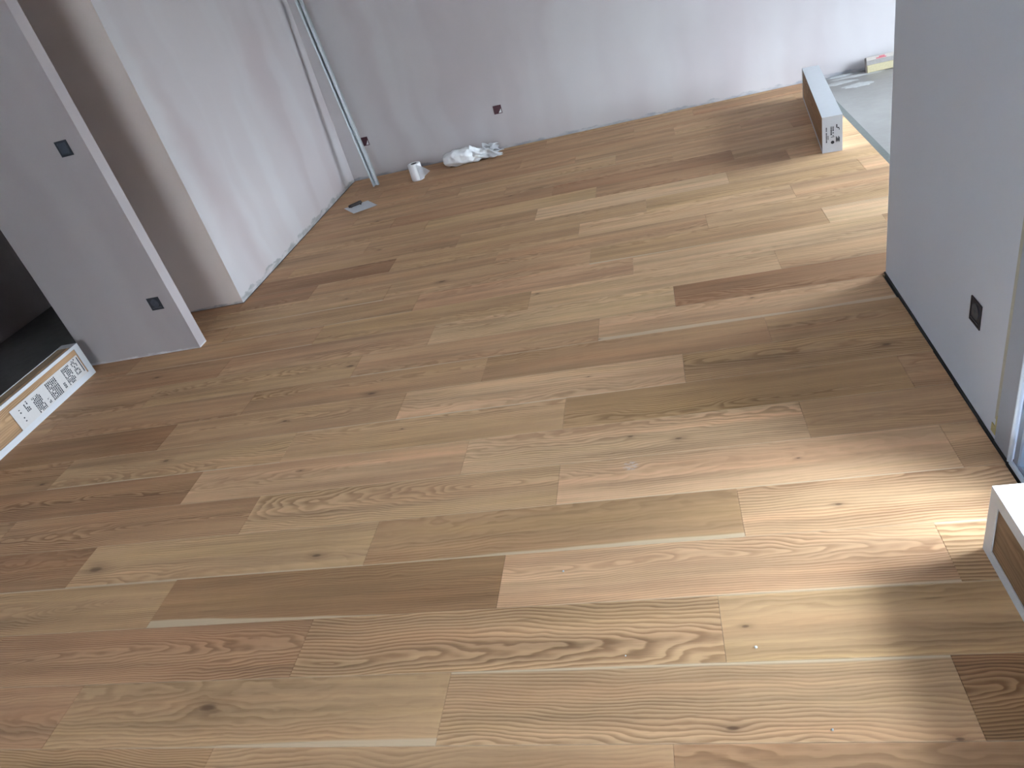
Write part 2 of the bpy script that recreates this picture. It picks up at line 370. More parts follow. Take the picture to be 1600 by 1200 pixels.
# (row, index) : brightness, pinkness(+) / olive(-), ring contrast, heart depth a, slope b, sideways c, sap (low edge, per metre, high edge)
P = {
 (0,-2): (1.0, 0, .6, .15, .02, .1, (.0, 0, 0)), (0,-1): (.88, .5, .8, .10, .02, .12, (.0, 0, 0)), (0,0): (1.05, -.3, .5, .2, .01, .1, (0, 0, 0)),
 (1,-3): (.93, .8, .5, .08, .05, .0, (0, 0, 0)), (1,-2): (1.0, -.2, .5, .12, .02, .09, (.008, .02, 0)), (1,-1): (1.05, .0, .9, .06, .02, .13, (0, 0, .01)), (1,0): (.72, .3, 1.3, .03, .10, .03, (0, 0, 0)),
 (2,-3): (.92, .8, 1.0, .02, .06, .02, (0, 0, 0)), (2,-2): (1.0, .1, 1.15, .015, .075, .02, (0, 0, 0)), (2,-1): (.98, -.5, .5, .3, .01, .3, (0, 0, .003)),
 (3,-3): (.97, -.3, .7, .03, .06, .0, (0, 0, .008)), (3,-2): (.70, .2, .5, .2, .02, .2, (.012, -.035, 0)), (3,-1): (1.08, .6, .9, .03, .05, -.02, (.004, .008, 0)), (3,0): (1.02, -.2, 1.2, .2, .02, .2, (0, 0, .012)),
 (4,-3): (.76, .6, .6, .15, .02, .1, (0, 0, 0)), (4,-2): (1.07, -.3, .6, .10, .03, .09, (.006, 0, 0)), (4,-1): (.86, -.1, .5, .2, .03, .13, (.014, .012, 0)), (4,0): (1.10, .2, .9, .12, .03, .10, (0, 0, 0)),
 (5,-3): (.95, .3, 1.0, .02, .045, -.01, (0, 0, 0)), (5,-2): (1.10, -.1, 0.95, .03, .03, .02, (0, 0, 0)), (5,-1): (1.16, .6, .6, .05, .04, -.03, (.004, 0, 0)), (5,0): (1.08, .2, .7, .1, .03, .1, (0, 0, 0)),
 (6,-3): (.82, .6, 1.0, .015, .05, .0, (0, 0, 0)), (6,-2): (1.12, .4, .5, .02, .05, .0, (0, 0, 0)), (6,-1): (1.22, .1, .9, .12, .03, .1, (0, 0, 0)), (6,0): (.98, .2, .7, .03, .05, .01, (0, 0, 0)),
 (7,-4): (.88, 0, .6, .1, .03, .1, (0, 0, 0)), (7,-3): (1.08, -.4, .6, .12, .03, .1, (.006, 0, 0)), (7,-2): (1.04, 0, .7, .05, .03, .08, (0, 0, .006)), (7,-1): (.90, -.5, .8, .02, .04, .08, (.0, 0, 0)), (7,0): (.95, .3, .7, .1, .03, .05, (0, 0, 0)),
 (8,-4): (.72, .4, .5, .1, .03, .1, (0, 0, 0)), (8,-3): (1.0, .1, .8, .03, .05, .03, (0, 0, 0)), (8,-2): (1.18, .4, .6, .12, .02, .1, (.004, 0, .0)), (8,-1): (.96, -.4, 1.0, .03, .05, .03, (0, 0, 0)),
 (9,-4): (.85, .3, .6, .1, .03, .1, (0, 0, 0)), (9,-3): (.93, .3, .6, .1, .02, .1, (0, 0, 0)), (9,-2): (.96, .1, .9, .03, .05, .04, (0, 0, 0)), (9,-1): (.88, .3, .5, .2, .02, .12, (0, 0, .004)), (9,0): (.96, -.1, .8, .03, .05, .02, (0, 0, 0)),
 (10,-4): (.9, .3, .6, .1, .03, .1, (0, 0, 0)), (10,-3): (1.03, -.4, .7, .05, .04, .05, (0, 0, 0)), (10,-2): (1.02, .3, .5, .15, .02, .1, (.004, -.006, 0)), (10,-1): (1.15, .4, .5, .12, .03, .1, (.024, -.004, 0)),
 (11,-4): (.86, .5, .6, .1, .03, .1, (0, 0, 0)), (11,-3): (1.0, .5, .6, .1, .02, .1, (0, 0, 0)), (11,-2): (1.20, -.3, .7, .2, .02, .13, (0, 0, 0)), (11,-1): (.74, 1.0, .6, .12, .03, .1, (0, 0, 0)),
 (12,-4): (.86, .5, .6, .1, .03, .1, (0, 0, 0)), (12,-3): (.92, .1, .6, .1, .03, .1, (.006, 0, 0)), (12,-2): (.97, -.5, .5, .1, .03, .1, (0, 0, 0)), (12,-1): (1.13, -.1, .5, .12, .02, .1, (0, 0, 0)), (12,0): (1.06, -.1, .5, .12, .02, .1, (0, 0, 0)),
 (13,-4): (.88, .2, .6, .1, .03, .1, (0, 0, 0)), (13,-3): (.98, -.4, .7, .1, .02, .13, (.005, 0, 0)), (13,-2): (1.04, .8, .5, .15, .02, .1, (0, 0, 0)), (13,-1): (1.14, .0, .4, .12, .02, .1, (0, 0, 0)), (13,0): (1.0, -.1, .5, .1, .03, .1, (0, 0, 0)),
 (14,-4): (.84, .3, .5, .1, .03, .1, (0, 0, 0)), (14,-3): (1.0, -.2, .6, .1, .03, .1, (.010, .01, 0)), (14,-2): (1.02, .2, .5, .12, .02, .1, (0, 0, 0)), (14,-1): (.95, -.2, .5, .12, .02, .1, (.006, -.016, 0)), (14,0): (1.30, .0, .7, .12, .02, .15, (0, 0, .004)),
 (15,-4): (.82, .4, .5, .1, .03, .1, (0, 0, 0)), (15,-3): (.76, .7, .5, .1, .03, .1, (0, 0, 0)), (15,-2): (.98, -.1, .6, .1, .02, .1, (0, 0, 0)), (15,-1): (.98, .1, .6, .1, .03, .08, (0, 0, 0)), (15,0): (1.04, -.2, .5, .15, .02, .1, (0, 0, 0)),
 (16,-3): (.70, .8, .5, .1, .03, .1, (0, 0, 0)), (16,-2): (.98, -.3, .6, .1, .02, .1, (0, 0, 0)), (16,-1): (1.10, -.1, .5, .12, .02, .1, (0, 0, 0)), (16,0): (1.03, .2, .6, .1, .03, .1, (0, 0, 0)),
 (17,-4): (.9, .2, .5, .1, .03, .1, (0, 0, 0)), (17,-3): (.94, .1, .6, .1, .02, .1, (0, 0, 0)), (17,-2): (.98, -.1, .5, .12, .02, .1, (0, 0, 0)), (17,-1): (.98, -.4, .5, .12, .02, .1, (0, 0, 0)), (17,0): (1.06, .2, .5, .12, .02, .1, (0, 0, 0)),
 (18,-3): (.95, .1, .5, .1, .03, .1, (0, 0, 0)), (18,-2): (.94, .0, .5, .1, .03, .1, (0, 0, 0)), (18,-1): (1.24, .0, .4, .12, .02, .1, (0, 0, 0)), (18,0): (1.02, -.2, .6, .1, .02, .1, (0, 0, 0)),
 (19,-3): (.95, 0, .5, .1, .03, .1, (0, 0, 0)), (19,-2): (1.03, -.6, .5, .12, .02, .1, (0, 0, 0)), (19,-1): (.86, .5, .7, .1, .03, .1, (0, 0, 0)), (19,0): (1.0, .2, .6, .1, .03, .1, (0, 0, 0)),
 (20,-3): (.92, .2, .5, .1, .03, .1, (0, 0, 0)), (20,-2): (.84, .6, .6, .1, .03, .1, (0, 0, 0)), (20,-1): (.78, .9, .6, .1, .03, .1, (0, 0, 0)), (20,0): (1.0, .0, .5, .1, .03, .1, (0, 0, 0)),
 (21,-3): (.88, .4, .5, .1, .03, .1, (0, 0, 0)), (21,-2): (.96, .1, .5, .1, .03, .1, (0, 0, 0)), (21,-1): (.95, .1, .5, .1, .03, .1, (0, 0, .006)), (21,0): (1.02, -.1, .5, .1, .03, .1, (0, 0, 0)),
 (22,-3): (.92, .1, .5, .1, .03, .1, (0, 0, 0)), (22,-2): (1.0, -.3, .5, .1, .03, .1, (0, 0, .006)), (22,-1): (.96, .1, .5, .1, .03, .1, (0, 0, 0)), (22,0): (.86, .5, .6, .1, .03, .1, (0, 0, 0)),
 (23,-3): (.90, .3, .5, .1, .03, .1, (0, 0, 0)), (23,-2): (.92, .2, .5, .1, .03, .1, (0, 0, 0)), (23,-1): (.98, -.3, .5, .1, .03, .1, (0, 0, 0)), (23,0): (1.0, .1, .6, .1, .03, .1, (0, 0, 0)),
 (24,-3): (.86, .4, .5, .1, .03, .1, (0, 0, 0)), (24,-2): (.86, .4, .5, .1, .03, .1, (0, 0, 0)), (24,-1): (.93, .1, .5, .1, .03, .1, (0, 0, 0)), (24,0): (1.04, -.2, .5, .1, .03, .1, (0, 0, 0)),
 (25,-3): (.86, .4, .5, .1, .03, .1, (0, 0, 0)), (25,-2): (.92, .2, .5, .1, .03, .1, (0, 0, 0)), (25,-1): (1.0, -.1, .5, .1, .03, .1, (0, 0, 0)), (25,0): (.92, .2, .5, .1, .03, .1, (0, 0, 0)),
 (26,-3): (.86, .5, .5, .1, .03, .1, (0, 0, 0)), (26,-2): (.84, .5, .5, .1, .03, .1, (0, 0, 0)), (26,-1): (.94, .2, .5, .1, .03, .1, (0, 0, 0)), (26,0): (.84, .6, .5, .1, .03, .1, (0, 0, 0)),
}
KNOTS = [(-1.422, 1.005, .020), (-.012, .923, .009), (.433, .894, .006), (-1.295, 1.551, .011), (-2.218, 1.57, .020), (.358, 1.586, .006),
         (-.233, 2.001, .007), (-.069, 1.961, .009), (-1.166, 2.219, .004), (-1.784, 2.391, .009), (-1.596, 2.797, .009), (-1.399, 2.52, .012),
         (-1.301, 3.607, .014), (.3, 2.866, .005), (.699, 2.368, .012), (-.365, 2.704, .004), (-2.851, 2.993, .009), (-2.935, 2.135, .009),
         (-1.058, 4.865, .008), (-2.30, 2.20, .010), (-1.55, 2.02, .005), (-.40, 2.42, .004), (.29, 1.80, .004), (.05, 1.19, .005),
         (-1.9, 4.3, .008), (-.7, 3.25, .007), (-2.1, 4.9, .009), (.1, 4.5, .006), (-.6, 5.2, .007), (-1.9, 3.6, .006)]
EXACT = {(5, -2): (-.050, .110, .040), (2, -1): (.5, .01, .4), (3, -2): (.3, .02, .3), (4, 0): (.010, .035, .085), (9, -1): (.3, .02, .2), (6, -3): (.02, -.05, .0)}
def plank_mesh(w, d):
    """a board: flat top with slightly eased edges, sides down to the subfloor"""
    bm = bmesh.new(); e = 0.0007
    x, y = w / 2 - 0.0003, d / 2 - 0.0003
    rings = []
    for (ax, ay, z) in ((x, y, -T + 0.0002), (x, y, -e), (x - e, y - e, 0.0)):
        rings.append([bm.verts.new(c) for c in ((-ax, -ay, z), (ax, -ay, z), (ax, ay, z), (-ax, ay, z))])
    for a, b in zip(rings, rings[1:]):
        for i in range(4): bm.faces.new((a[i], a[(i + 1) % 4], b[(i + 1) % 4], b[i]))
    bm.faces.new(rings[2]); bm.faces.new(rings[0][::-1])
    me = bpy.data.meshes.new('plank'); bmesh.ops.recalc_face_normals(bm, faces=bm.faces[:]); bm.to_mesh(me); bm.free()
    me.materials.append(OAK)
    return me
mcache = {}
BASE = (0.535, 0.342, 0.196)
def add_plank(x0, x1, y0, y1, key, xa, parent, z=0.0):
    k = (round(x1 - x0, 4), round(y1 - y0, 4))
    if k not in mcache: mcache[k] = plank_mesh(*k)
    o = bpy.data.objects.new('plank', mcache[k]); COL.objects.link(o)
    o.parent = parent; o.location = ((x0 + x1) / 2, (y0 + y1) / 2, z)
    rd = random.Random(hash(key) & 0xffff)
    if key in P: v, pk, ct, a, b, c, sap = P[key]
    else:
        v, pk, ct = rd.uniform(.84, 1.1), rd.uniform(-.5, .7), rd.uniform(.5, 1.0)
        a, b, c, sap = rd.uniform(.02, .15), rd.uniform(.02, .06), rd.uniform(-.02, .12), (0, 0, 0)
    sgn = 1 if rd.random() < .5 else -1
    cx = (xa + L / 2) - (x0 + x1) / 2                 # so that a cut board keeps its grain
    v = v ** 1.1; pk *= .45
    o.color = (BASE[0] * v * (1 + .05 * pk), BASE[1] * v * (1 - .05 * max(pk, 0)) * (1 + (v - 1) * .22), BASE[2] * v * (1 + (.12 * pk if pk < 0 else .03 * pk)) * (1 + (v - 1) * .45), 1)
    if (key[0] + key[1]) % 2 == 0: c = -c
    c += rd.uniform(-.02, .02)
    o['seed'] = [rd.uniform(0, 60), rd.uniform(0, 60), rd.uniform(0, 60)]
    o['grain'] = [a + abs(b) * L / 2 * .3, b * sgn, c]
    if key in EXACT: o['grain'] = list(EXACT[key])
    o['look'] = [ct, rd.uniform(95, 150), pk]
    o['sap'] = [sap[0] * .8, sap[1], sap[2] * .7]
    kn = [q for q in KNOTS if x0 <= q[0] < x1 and y0 <= q[1] < y1] if z == 0.0 else []
    for i, nm in enumerate(('knot_a', 'knot_b')):
        if i < len(kn): o[nm] = [kn[i][0] - (x0 + x1) / 2, kn[i][1] - (y0 + y1) / 2, kn[i][2]]
        else: o[nm] = [5.0, 5.0, 0.0]
    o['smudge'] = [5.0, 5.0, 0.0]
    if x0 < -.234 < x1 and y0 < 1.844 < y1: o['smudge'] = [-.234 - (x0 + x1) / 2, 1.844 - (y0 + y1) / 2, .028]
    return o
count = 0
for k in range(-15, 28):
    y0 = Y0R + (k - 1) * W; y1 = min(y0 + W, FY - 0.006)
    if y1 < BACK_Y + .05: continue
    y0 = max(y0, BACK_Y + 0.003)
    off = OFF.get(k, (k * 0.43) % L)
    yc = (y0 + y1) / 2
    xl = -3.60 if yc < 2.42 else (-3.56 if y1 < BY + .01 else LX + 0.008)
    xr = (rx(y0) - 0.0075) if k <= 10 else 1.195
    for n in range(-6, 3):
        a = off + n * L; b = a + L
        a2, b2 = max(a, xl), min(b, xr)
        if b2 - a2 < 0.02: continue
        add_plank(a2, b2, y0, y1, (k, n), a, fl); count += 1
    if k == 15:                                   # the row that runs on in front of the return wall
        for n in range(-4, -1):
            a = off + n * L; a2, b2 = max(a, -3.56), min(a + L, LX + 0.0077)
            if b2 - a2 > 0.02: add_plank(a2, b2, y0, BY - 0.006, (k, n), a, fl)
print('planks', count)

# ---------------------------------------------------------------- sliding glass door (right wall) and two unseen windows set for the light
def frame_rect(plane, pos, u0, u1, z0, z1, wd, dp, m, name, parent, sill=None):
    """rectangular frame of four bars; plane 'x' = lies in a wall facing x"""
    B = []
    for (a, b, c, d) in ((u0, u0 + wd, z0, z1), (u1 - wd, u1, z0, z1), (u0 + wd, u1 - wd, z1 - wd, z1), (u0 + wd, u1 - wd, z0, z0 + (sill or wd))):
        if plane == 'x': B.append(((pos, a, c), (pos + dp, b, d)))
        else: B.append(((a, pos, c), (b, pos + dp, d)))
    return obj(name, boxes(*B, bev=0.004), m, parent)
dr = bpy.data.objects.new('door_1', None); COL.objects.link(dr); dr['kind'] = 'structure'
dr['label'] = 'white aluminium frame of the sliding glass door at right edge'; dr['category'] = 'door'
dr.location = (0, 0, 0)
X0 = rx(1.7) - 0.004
frame_rect('x', X0, DOOR_Y0, DOOR_Y1 + .0, 0.0, DOOR_H, 0.012, 0.014, M_ALU, 'frame', dr, 0.012)
frame_rect('x', X0 + .012, DOOR_Y0 + .012, DOOR_Y1 - .012, 0.0, DOOR_H - .012, 0.030, 0.10, M_ALU_SKY, 'inner_frame', dr, 0.018)
obj('track', boxes(((X0 + .030, DOOR_Y0 + .05, .016), (X0 + .036, DOOR_Y1 - .05, .030)), ((X0 + .070, DOOR_Y0 + .05, .016), (X0 + .076, DOOR_Y1 - .05, .030))), M_ALU, dr)
ym = (DOOR_Y0 + DOOR_Y1) / 2
for (a, b, xo) in ((DOOR_Y0 + .05, ym + .03, .022), (ym - .03, DOOR_Y1 - .05, .062)):
    sash = frame_rect('x', X0 + xo, a, b, .03, DOOR_H - .05, .06, .034, M_ALU, 'sash', dr)
    obj('pane', boxes(((X0 + xo + .015, a + .055, .085), (X0 + xo + .019, b - .055, DOOR_H - .105))), M_GLASS, sash)
    obj('gasket', boxes(((X0 + xo + .008, a + .060, .089), (X0 + xo + .026, a + .066, DOOR_H - .11)), ((X0 + xo + .008, b - .066, .089), (X0 + xo + .026, b - .060, DOOR_H - .11)),
                        ((X0 + xo + .008, a + .06, .089), (X0 + xo + .026, b - .06, .094))), M_GASK, sash)
def window(name, plane, pos, u0, u1, z0, z1, label):
    w = bpy.data.objects.new(name, None); COL.objects.link(w); w['kind'] = 'structure'; w['label'] = label; w['category'] = 'window'
    frame_rect(plane, pos, u0, u1, z0, z1, .06, .07, M_ALU, 'window_frame', w)
    um = (u0 + u1) / 2
    for a, b in ((u0 + .06, um), (um, u1 - .06)):
        s = frame_rect(plane, pos + .01, a, b, z0 + .06, z1 - .06, .05, .05, M_ALU, 'sash', w)
        if plane == 'x': obj('pane', boxes(((pos + .03, a + .045, z0 + .105), (pos + .034, b - .045, z1 - .105))), M_GLASS, s)
        else: obj('pane', boxes(((a + .045, pos + .03, z0 + .105), (b - .045, pos + .034, z1 - .105))), M_GLASS, s)
window('window_1', 'x', KX + .06, WIN_Y0, WIN_Y1, .02, WIN_H, 'unseen white kitchen window around the corner, shaped for its light')
window('added_window', 'y', BACK_Y - .14, BW_X0, BW_X1, BW_Z0, BW_Z1, 'small white window added behind the camera for fill light')
# unseen roller shutter added outside the glass door to cut high light
sh = bpy.data.objects.new('added_shutter', None); COL.objects.link(sh); sh['kind'] = 'structure'
sh['label'] = 'added half-lowered shutter, unseen outside the glass door, blocking high light'; sh['category'] = 'shutter'
for i in range(31): obj('slat', boxes(((1.035, DOOR_Y0 + .01, .60 + i * .05), (1.047, DOOR_Y1 - .01, .648 + i * .05)), bev=.003), M_ALU, sh)
# masking tape left on the right wall
tp = obj('masking_tape', boxes(((rx(1.792) - .0014, 1.788, .075), (rx(1.792) + .002, 1.803, .75))), M_TAPEF)
tp['label'] = 'faded vertical strip of masking tape beside the white door frame'; tp['category'] = 'tape'
bm = bmesh.new(); prism(bm, [(-.0016, -.007), (.001, -.007), (.001, .009), (-.0016, .009)], 0.0, .055)
prism(bm, [(-.0022, .002), (.001, .002), (.001, .030), (-.0022, .030)], -.014, .014)
tp2 = obj('tape_scrap', bm, M_TAPE, None, False, (rx(1.79), 1.786, .036))
tp2['label'] = 'torn bright yellow tape scrap low on wall by white door frame'; tp2['category'] = 'tape'

# ---------------------------------------------------------------- electrical boxes
def elec(name, label, loc, rotz, w, h, main, edge, style, group=None):
    """flush mounting box, front plane = local y 0 facing -y"""
    t = thing(name, label, 'electrical box', loc, rotz, group)
    a, b = w / 2, h / 2; r = .006; f = .0035
    obj('frame', boxes(((-a, -f, -b), (-a + r, .001, b)), ((a - r, -f, -b), (a, .001, b)), ((-a + r, -f, b - r), (a - r, .001, b)), ((-a + r, -f, -b), (a - r, .001, -b + r)), bev=.0008), main, t)
    obj('back_plate', boxes(((-a + r, -.0012, -b + r), (a - r, .0008, b - r))), main, t)
    if style == 'socket':
        bm = bmesh.new(); bmesh.ops.create_cone(bm, cap_ends=True, segments=24, radius1=.024, radius2=.024, depth=.003, matrix=Matrix.Translation((0, -.003, .004)) @ Matrix.Rotation(math.pi / 2, 4, 'X'))
        obj('round_insert', bm, edge, t)
        obj('screw', boxes(((-.004, -.006, .0), (.004, -.0035, .008)), bev=.001), edge, t)
        obj('terminal_block', boxes(((-a + .010, -.004, -b + .010), (a - .010, -.001, -b + .016)), bev=.0006), edge, t)
    elif style == 'cover':
        obj('cover', boxes(((-a + .010, -.004, -b + .010), (a - .010, -.001, b - .010)), bev=.002), edge, t)
        obj('screw', boxes(((.018, -.0055, -.004), (.024, -.0035, .002)), bev=.001), edge, t)
    elif style == 'open':
        obj('cable_entry', boxes(((-a + .012, -.0040, -b + .016), (-a + .020, -.001, b - .014)), ((-.004, -.0040, -b + .02), (.004, -.001, b - .01)), bev=.0005), edge, t)
        bm = bmesh.new(); prism(bm, [(.004, -b + .006), (a - .006, -b + .006), (a - .006, b - .03)], -.001, .0045)
        bmesh.ops.rotate(bm, verts=bm.verts[:], matrix=Matrix.Rotation(math.pi / 2, 3, 'X'))
        obj('plaster_splash', bm, M_PLASTER, t)
    return t
elec('junction_box', 'upper dark navy electrical box on the narrow partition wall', (-2.856, PY0, 1.203), 0, .072, .076, M_NAVY, M_NAVY2, 'cover')
elec('junction_box', 'lower dark navy electrical box near foot of partition wall', (-2.851, PY0, .316), 0, .078, .076, M_NAVY, M_NAVY2, 'socket')
elec('junction_box', 'dark red electrical box half beside the leaning metal stud', (-2.486, FY, .316), 0, .068, .074, M_WINE, M_WINE, 'open')
elec('junction_box', 'dark red electrical box on far wall above the plastic bag', (-1.264, FY, .323), 0, .070, .068, M_WINE, M_WINE, 'open')
elec('junction_box', 'navy electrical box on the blue-grey right wall', (rx(2.006), 2.006, .312), -math.pi / 2, .076, .080, M_NAVY, M_NAVY2, 'socket')

# ---------------------------------------------------------------- leaning metal stud (lipped channel)
def channel(w, d, lip, th, ln):
    bm = bmesh.new()
    prof = [(-w/2 + lip, 0), (-w/2, 0), (-w/2, d), (-w/6, d), (-w/6 + .004, d - .004), (w/6 - .004, d - .004), (w/6, d), (w/2, d), (w/2, 0), (w/2 - lip, 0),
            (w/2 - lip, th), (w/2 - th, th), (w/2 - th, d - th), (w/6, d - th), (w/6 - .004, d - th - .004), (-w/6 + .004, d - th - .004), (-w/6, d - th), (-w/2 + th, d - th), (-w/2 + th, th), (-w/2 + lip, th)]
    lo = [bm.verts.new((p[0], p[1], 0)) for p in prof]; hi = [bm.verts.new((p[0], p[1], ln)) for p in prof]
    n = len(prof)
    for i in range(n): bm.faces.new((lo[i], lo[(i + 1) % n], hi[(i + 1) % n], hi[i]))
    for ring in (lo, hi):
        for i in (0, 1, 2, 7, 8): pass
    return bm
st = thing('metal_stud', 'long galvanised steel stud leaning into the far left corner', 'metal stud', (-2.397, 5.835, 0.004))
d = Vector((-2.560 + 2.397, 6.005 - 5.835, 1.483)).normalized()
zq = d; xq = Vector((1, .15, 0)); xq = (xq - zq * xq.dot(zq)).normalized(); yq = zq.cross(xq)
st.rotation_euler = Matrix((xq, yq, zq)).transposed().to_euler()
obj('channel', channel(.054, .038, .015, .0012, 2.44), M_ZINC, st)
bm = bmesh.new()
for k in range(30):
    for sx in (-.017, .0, .017):
        bmesh.ops.create_cone(bm, cap_ends=True, segments=6, radius1=.0018, radius2=.0012, depth=.0016, matrix=Matrix.Translation((sx, .0365 - .0045 * (sx == 0), .03 + k * .08)) @ Matrix.Rotation(math.pi / 2, 4, 'X'))
o = obj('rivet_dimples', bm, M_NAVY2, st); o['kind'] = 'stuff'

# ---------------------------------------------------------------- cartons of planks
def carton(name, label, loc, rotz, ln, wd, ht, front_win=None, back_win=None, top_win=None, vs=(1, .8)):
    """local: long side along +y, width along +x (x=0 is the side facing the room), height z"""
    t = thing(name, label, 'carton', loc, rotz)
    th = .003; bm = bmesh.new()
    def face(axis, pos, A, Bq, win):
        # axis 'x': plane x = pos..pos+th, in (y, z); axis 'z': plane z, in (x, y)
        (u0, v0), (u1, v1) = A, Bq
        if not win: R = [(u0, v0, u1, v1)]
        else:
            a0, b0, a1, b1 = win
            R = [(u0, v0, u1, b0), (u0, b1, u1, v1), (u0, b0, a0, b1), (a1, b0, u1, b1)]
        for (a, b, c, e) in R:
            if axis == 'x': box(bm, (pos, a, b), (pos + th, c, e))
            elif axis == 'y': box(bm, (a, pos, b), (c, pos + th, e))
            else: box(bm, (a, b, pos), (c, e, pos + th))
    face('x', 0, (0, 0), (ln, ht), front_win)
    face('x', wd - th, (0, 0), (ln, ht), back_win)
    face('y', 0, (th, 0), (wd - th, ht), None)
    face('y', ln - th, (th, 0), (wd - th, ht), None)
    face('z', 0, (th, th), (wd - th, ln - th), None)
    face('z', ht - th, (th, th), (wd - th, ln - th), top_win)
    obj('cardboard_sleeve', bm, M_CARD, t)
    # planks standing on edge inside
    n = max(1, int((wd - 2 * th) / .0165)); step = (wd - 2 * th - .002) / n
    for i in range(n):
        k = ('c', i + int(ln * 100) + int(abs(loc[0]) * 7))
        y0, y1 = .006, ln - .006
        w, h = y1 - y0, ht - 2 * th - .0006
        bm2 = boxes(((-w / 2, -h / 2, -step * .47), (w / 2, h / 2, step * .47)), bev=.0008)
        me = bpy.data.meshes.new('plank'); bm2.to_mesh(me); bm2.free(); me.materials.append(OAK)
        o = bpy.data.objects.new('plank', me); COL.objects.link(o); o.parent = t
        # board x -> local y, board y -> local z, board z -> local x
        o.matrix_local = Matrix(((0, 0, 1, th + .001 + step * (i + .5)), (1, 0, 0, ln / 2), (0, 1, 0, ht / 2), (0, 0, 0, 1)))
        rd = random.Random(i * 31 + int(loc[1] * 10)); v = vs[1] * rd.uniform(.85, 1.15)
        if i == 0: v = vs[0]
        if i == 1 and top_win: v = 1.75
        o.color = (BASE[0] * v, BASE[1] * v, BASE[2] * v, 1)
        o['seed'] = [rd.uniform(0, 60), rd.uniform(0, 60), rd.uniform(0, 60)]; o['grain'] = [.04, .05, .02]; o['look'] = [.8, 110.0, .2]
        o['sap'] = [0.0, 0.0, 0.0]; o['knot_a'] = [5.0, 5.0, 0.0]; o['knot_b'] = [5.0, 5.0, 0.0]; o['smudge'] = [5.0, 5.0, 0.0]
    return t
# left carton (long side along y, seen side faces +x): mirrored so local x=0 faces the room
c1 = carton('plank_carton', 'open white carton of oak planks with paper label, left edge by partition', (-3.400, 3.182, 0.0), math.pi, 1.25, .108, .206,
            front_win=(.040, .034, 1.21, .188), top_win=(.008, .045, .104, 1.21), vs=(.80, .5))
lb = obj('label_sheet', boxes(((-.0008, .052, .034), (.0002, .604, .156))), M_PAPER, c1); lb['label'] = 'printed white paper label'
def prints(name, segs, parent, off=-.0016):
    bm = bmesh.new()
    for (u0, v0, u1, v1) in segs: box(bm, (off, u0, v0), (off + .0009, u1, v1))
    return obj(name, bm, M_INK, parent)
# text runs across the strip in columns; the writing is too small to read, so each column is rows of short strokes
rd = random.Random(5)
segs = [(.060, .052, .066, .146)]
def column(u0, u1, v0, v1, rows, dens=.62):
    du = (u1 - u0) / rows
    for i in range(rows):
        v = v0
        while v < v1:
            l = rd.uniform(.004, .011)
            if rd.random() < dens: segs.append((u0 + i * du, v, u0 + i * du + du * .62, min(v + l, v1)))
            v += l + rd.uniform(.0015, .004)
column(.085, .125, .060, .150, 4, .75)
column(.140, .205, .044, .146, 6, .9)
column(.222, .240, .048, .080, 2, .8)
column(.262, .345, .040, .146, 7, .92)
column(.360, .378, .045, .075, 2, .7)
column(.400, .462, .040, .134, 6, .92)
column(.490, .520, .090, .148, 3, .75)
column(.550, .562, .05, .13, 1, .3)
o = prints('label_print', segs, c1); o['kind'] = 'stuff'
# far carton
c2 = carton('plank_carton', 'closed white plank carton standing beside the bare concrete, end towards camera', (0.929, 4.485, 0.0), math.radians(-5.9), 1.25, .110, .211,
            front_win=(.006, .0003, 1.245, .2075), vs=(.62, .6))
segs = []
bm = bmesh.new()
def pr(x0, z0, x1, z1): box(bm, (x0, -.0012, z0), (x1, .0002, z1))
for (x0, x1, z0, z1, r) in ((.020, .026, .060, .150, .95), (.030, .034, .070, .140, .7), (.045, .053, .095, .150, .95), (.056, .063, .095, .150, .9)):
    z = z0
    while z < z1:
        l = rd.uniform(.003, .008)
        if rd.random() < r: pr(x0, z, x1, min(z + l, z1))
        z += l + .002
pr(.0475, .088, .066, .091)
pr(.076, .140, .082, .160); pr(.082, .136, .092, .142); pr(.090, .126, .094, .136)
for q in range(5): pr(.074 + q * .0042, .056 + .006 * (q % 2), .0775 + q * .0042, .090 - .006 * (q % 3))
o = obj('end_print', bm, M_INK, c2); o['kind'] = 'stuff'
bm = bmesh.new(); bmesh.ops.create_cone(bm, cap_ends=True, segments=20, radius1=.0095, radius2=.0095, depth=.0014, matrix=Matrix.Translation((.056, -.0006, .058)) @ Matrix.Rotation(math.pi / 2, 4, 'X'))
obj('round_mark', bm, M_INK, c2)
# right carton
c3 = carton('plank_carton', 'white plank carton with brown window, right edge under the glass door', (0.668, 0.135, 0.0), math.radians(0.6), 1.255, .112, .214,
            front_win=(.035, .032, 1.215, .178), vs=(.42, .5))

# ---------------------------------------------------------------- small things on the floor
def lathe(bm, prof, seg=32):
    rings = []
    for (r, z) in prof: rings.append([bm.verts.new((r * math.cos(2 * math.pi * i / seg), r * math.sin(2 * math.pi * i / seg), z)) for i in range(seg)])
    for a, b in zip(rings, rings[1:]):
        for i in range(seg): bm.faces.new((a[i], a[(i + 1) % seg], b[(i + 1) % seg], b[i]))
    return rings
roll = thing('paper_roll', 'white paper roll standing upright with a loose hanging sheet', 'paper roll', (-1.985, 5.765, 0.0))
bm = bmesh.new(); lathe(bm, [(.0268, .004), (.0268, .136), (.028, .138), (.050, .138), (.054, .134), (.055, .010), (.052, .002), (.028, .002), (.0268, .004)])
obj('roll', bm, M_TISSUE, roll, True)
bm = bmesh.new(); lathe(bm, [(.0266, .003), (.0266, .1365), (.025, .1365), (.025, .003), (.0266, .003)])
bmesh.ops.create_circle(bm, cap_ends=True, segments=24, radius=.025, matrix=Matrix.Translation((0, 0, .03)))  # disc inside the tube, part of the painted hole shade
obj('cardboard_core', bm, M_CORE_SHADE, roll, True)
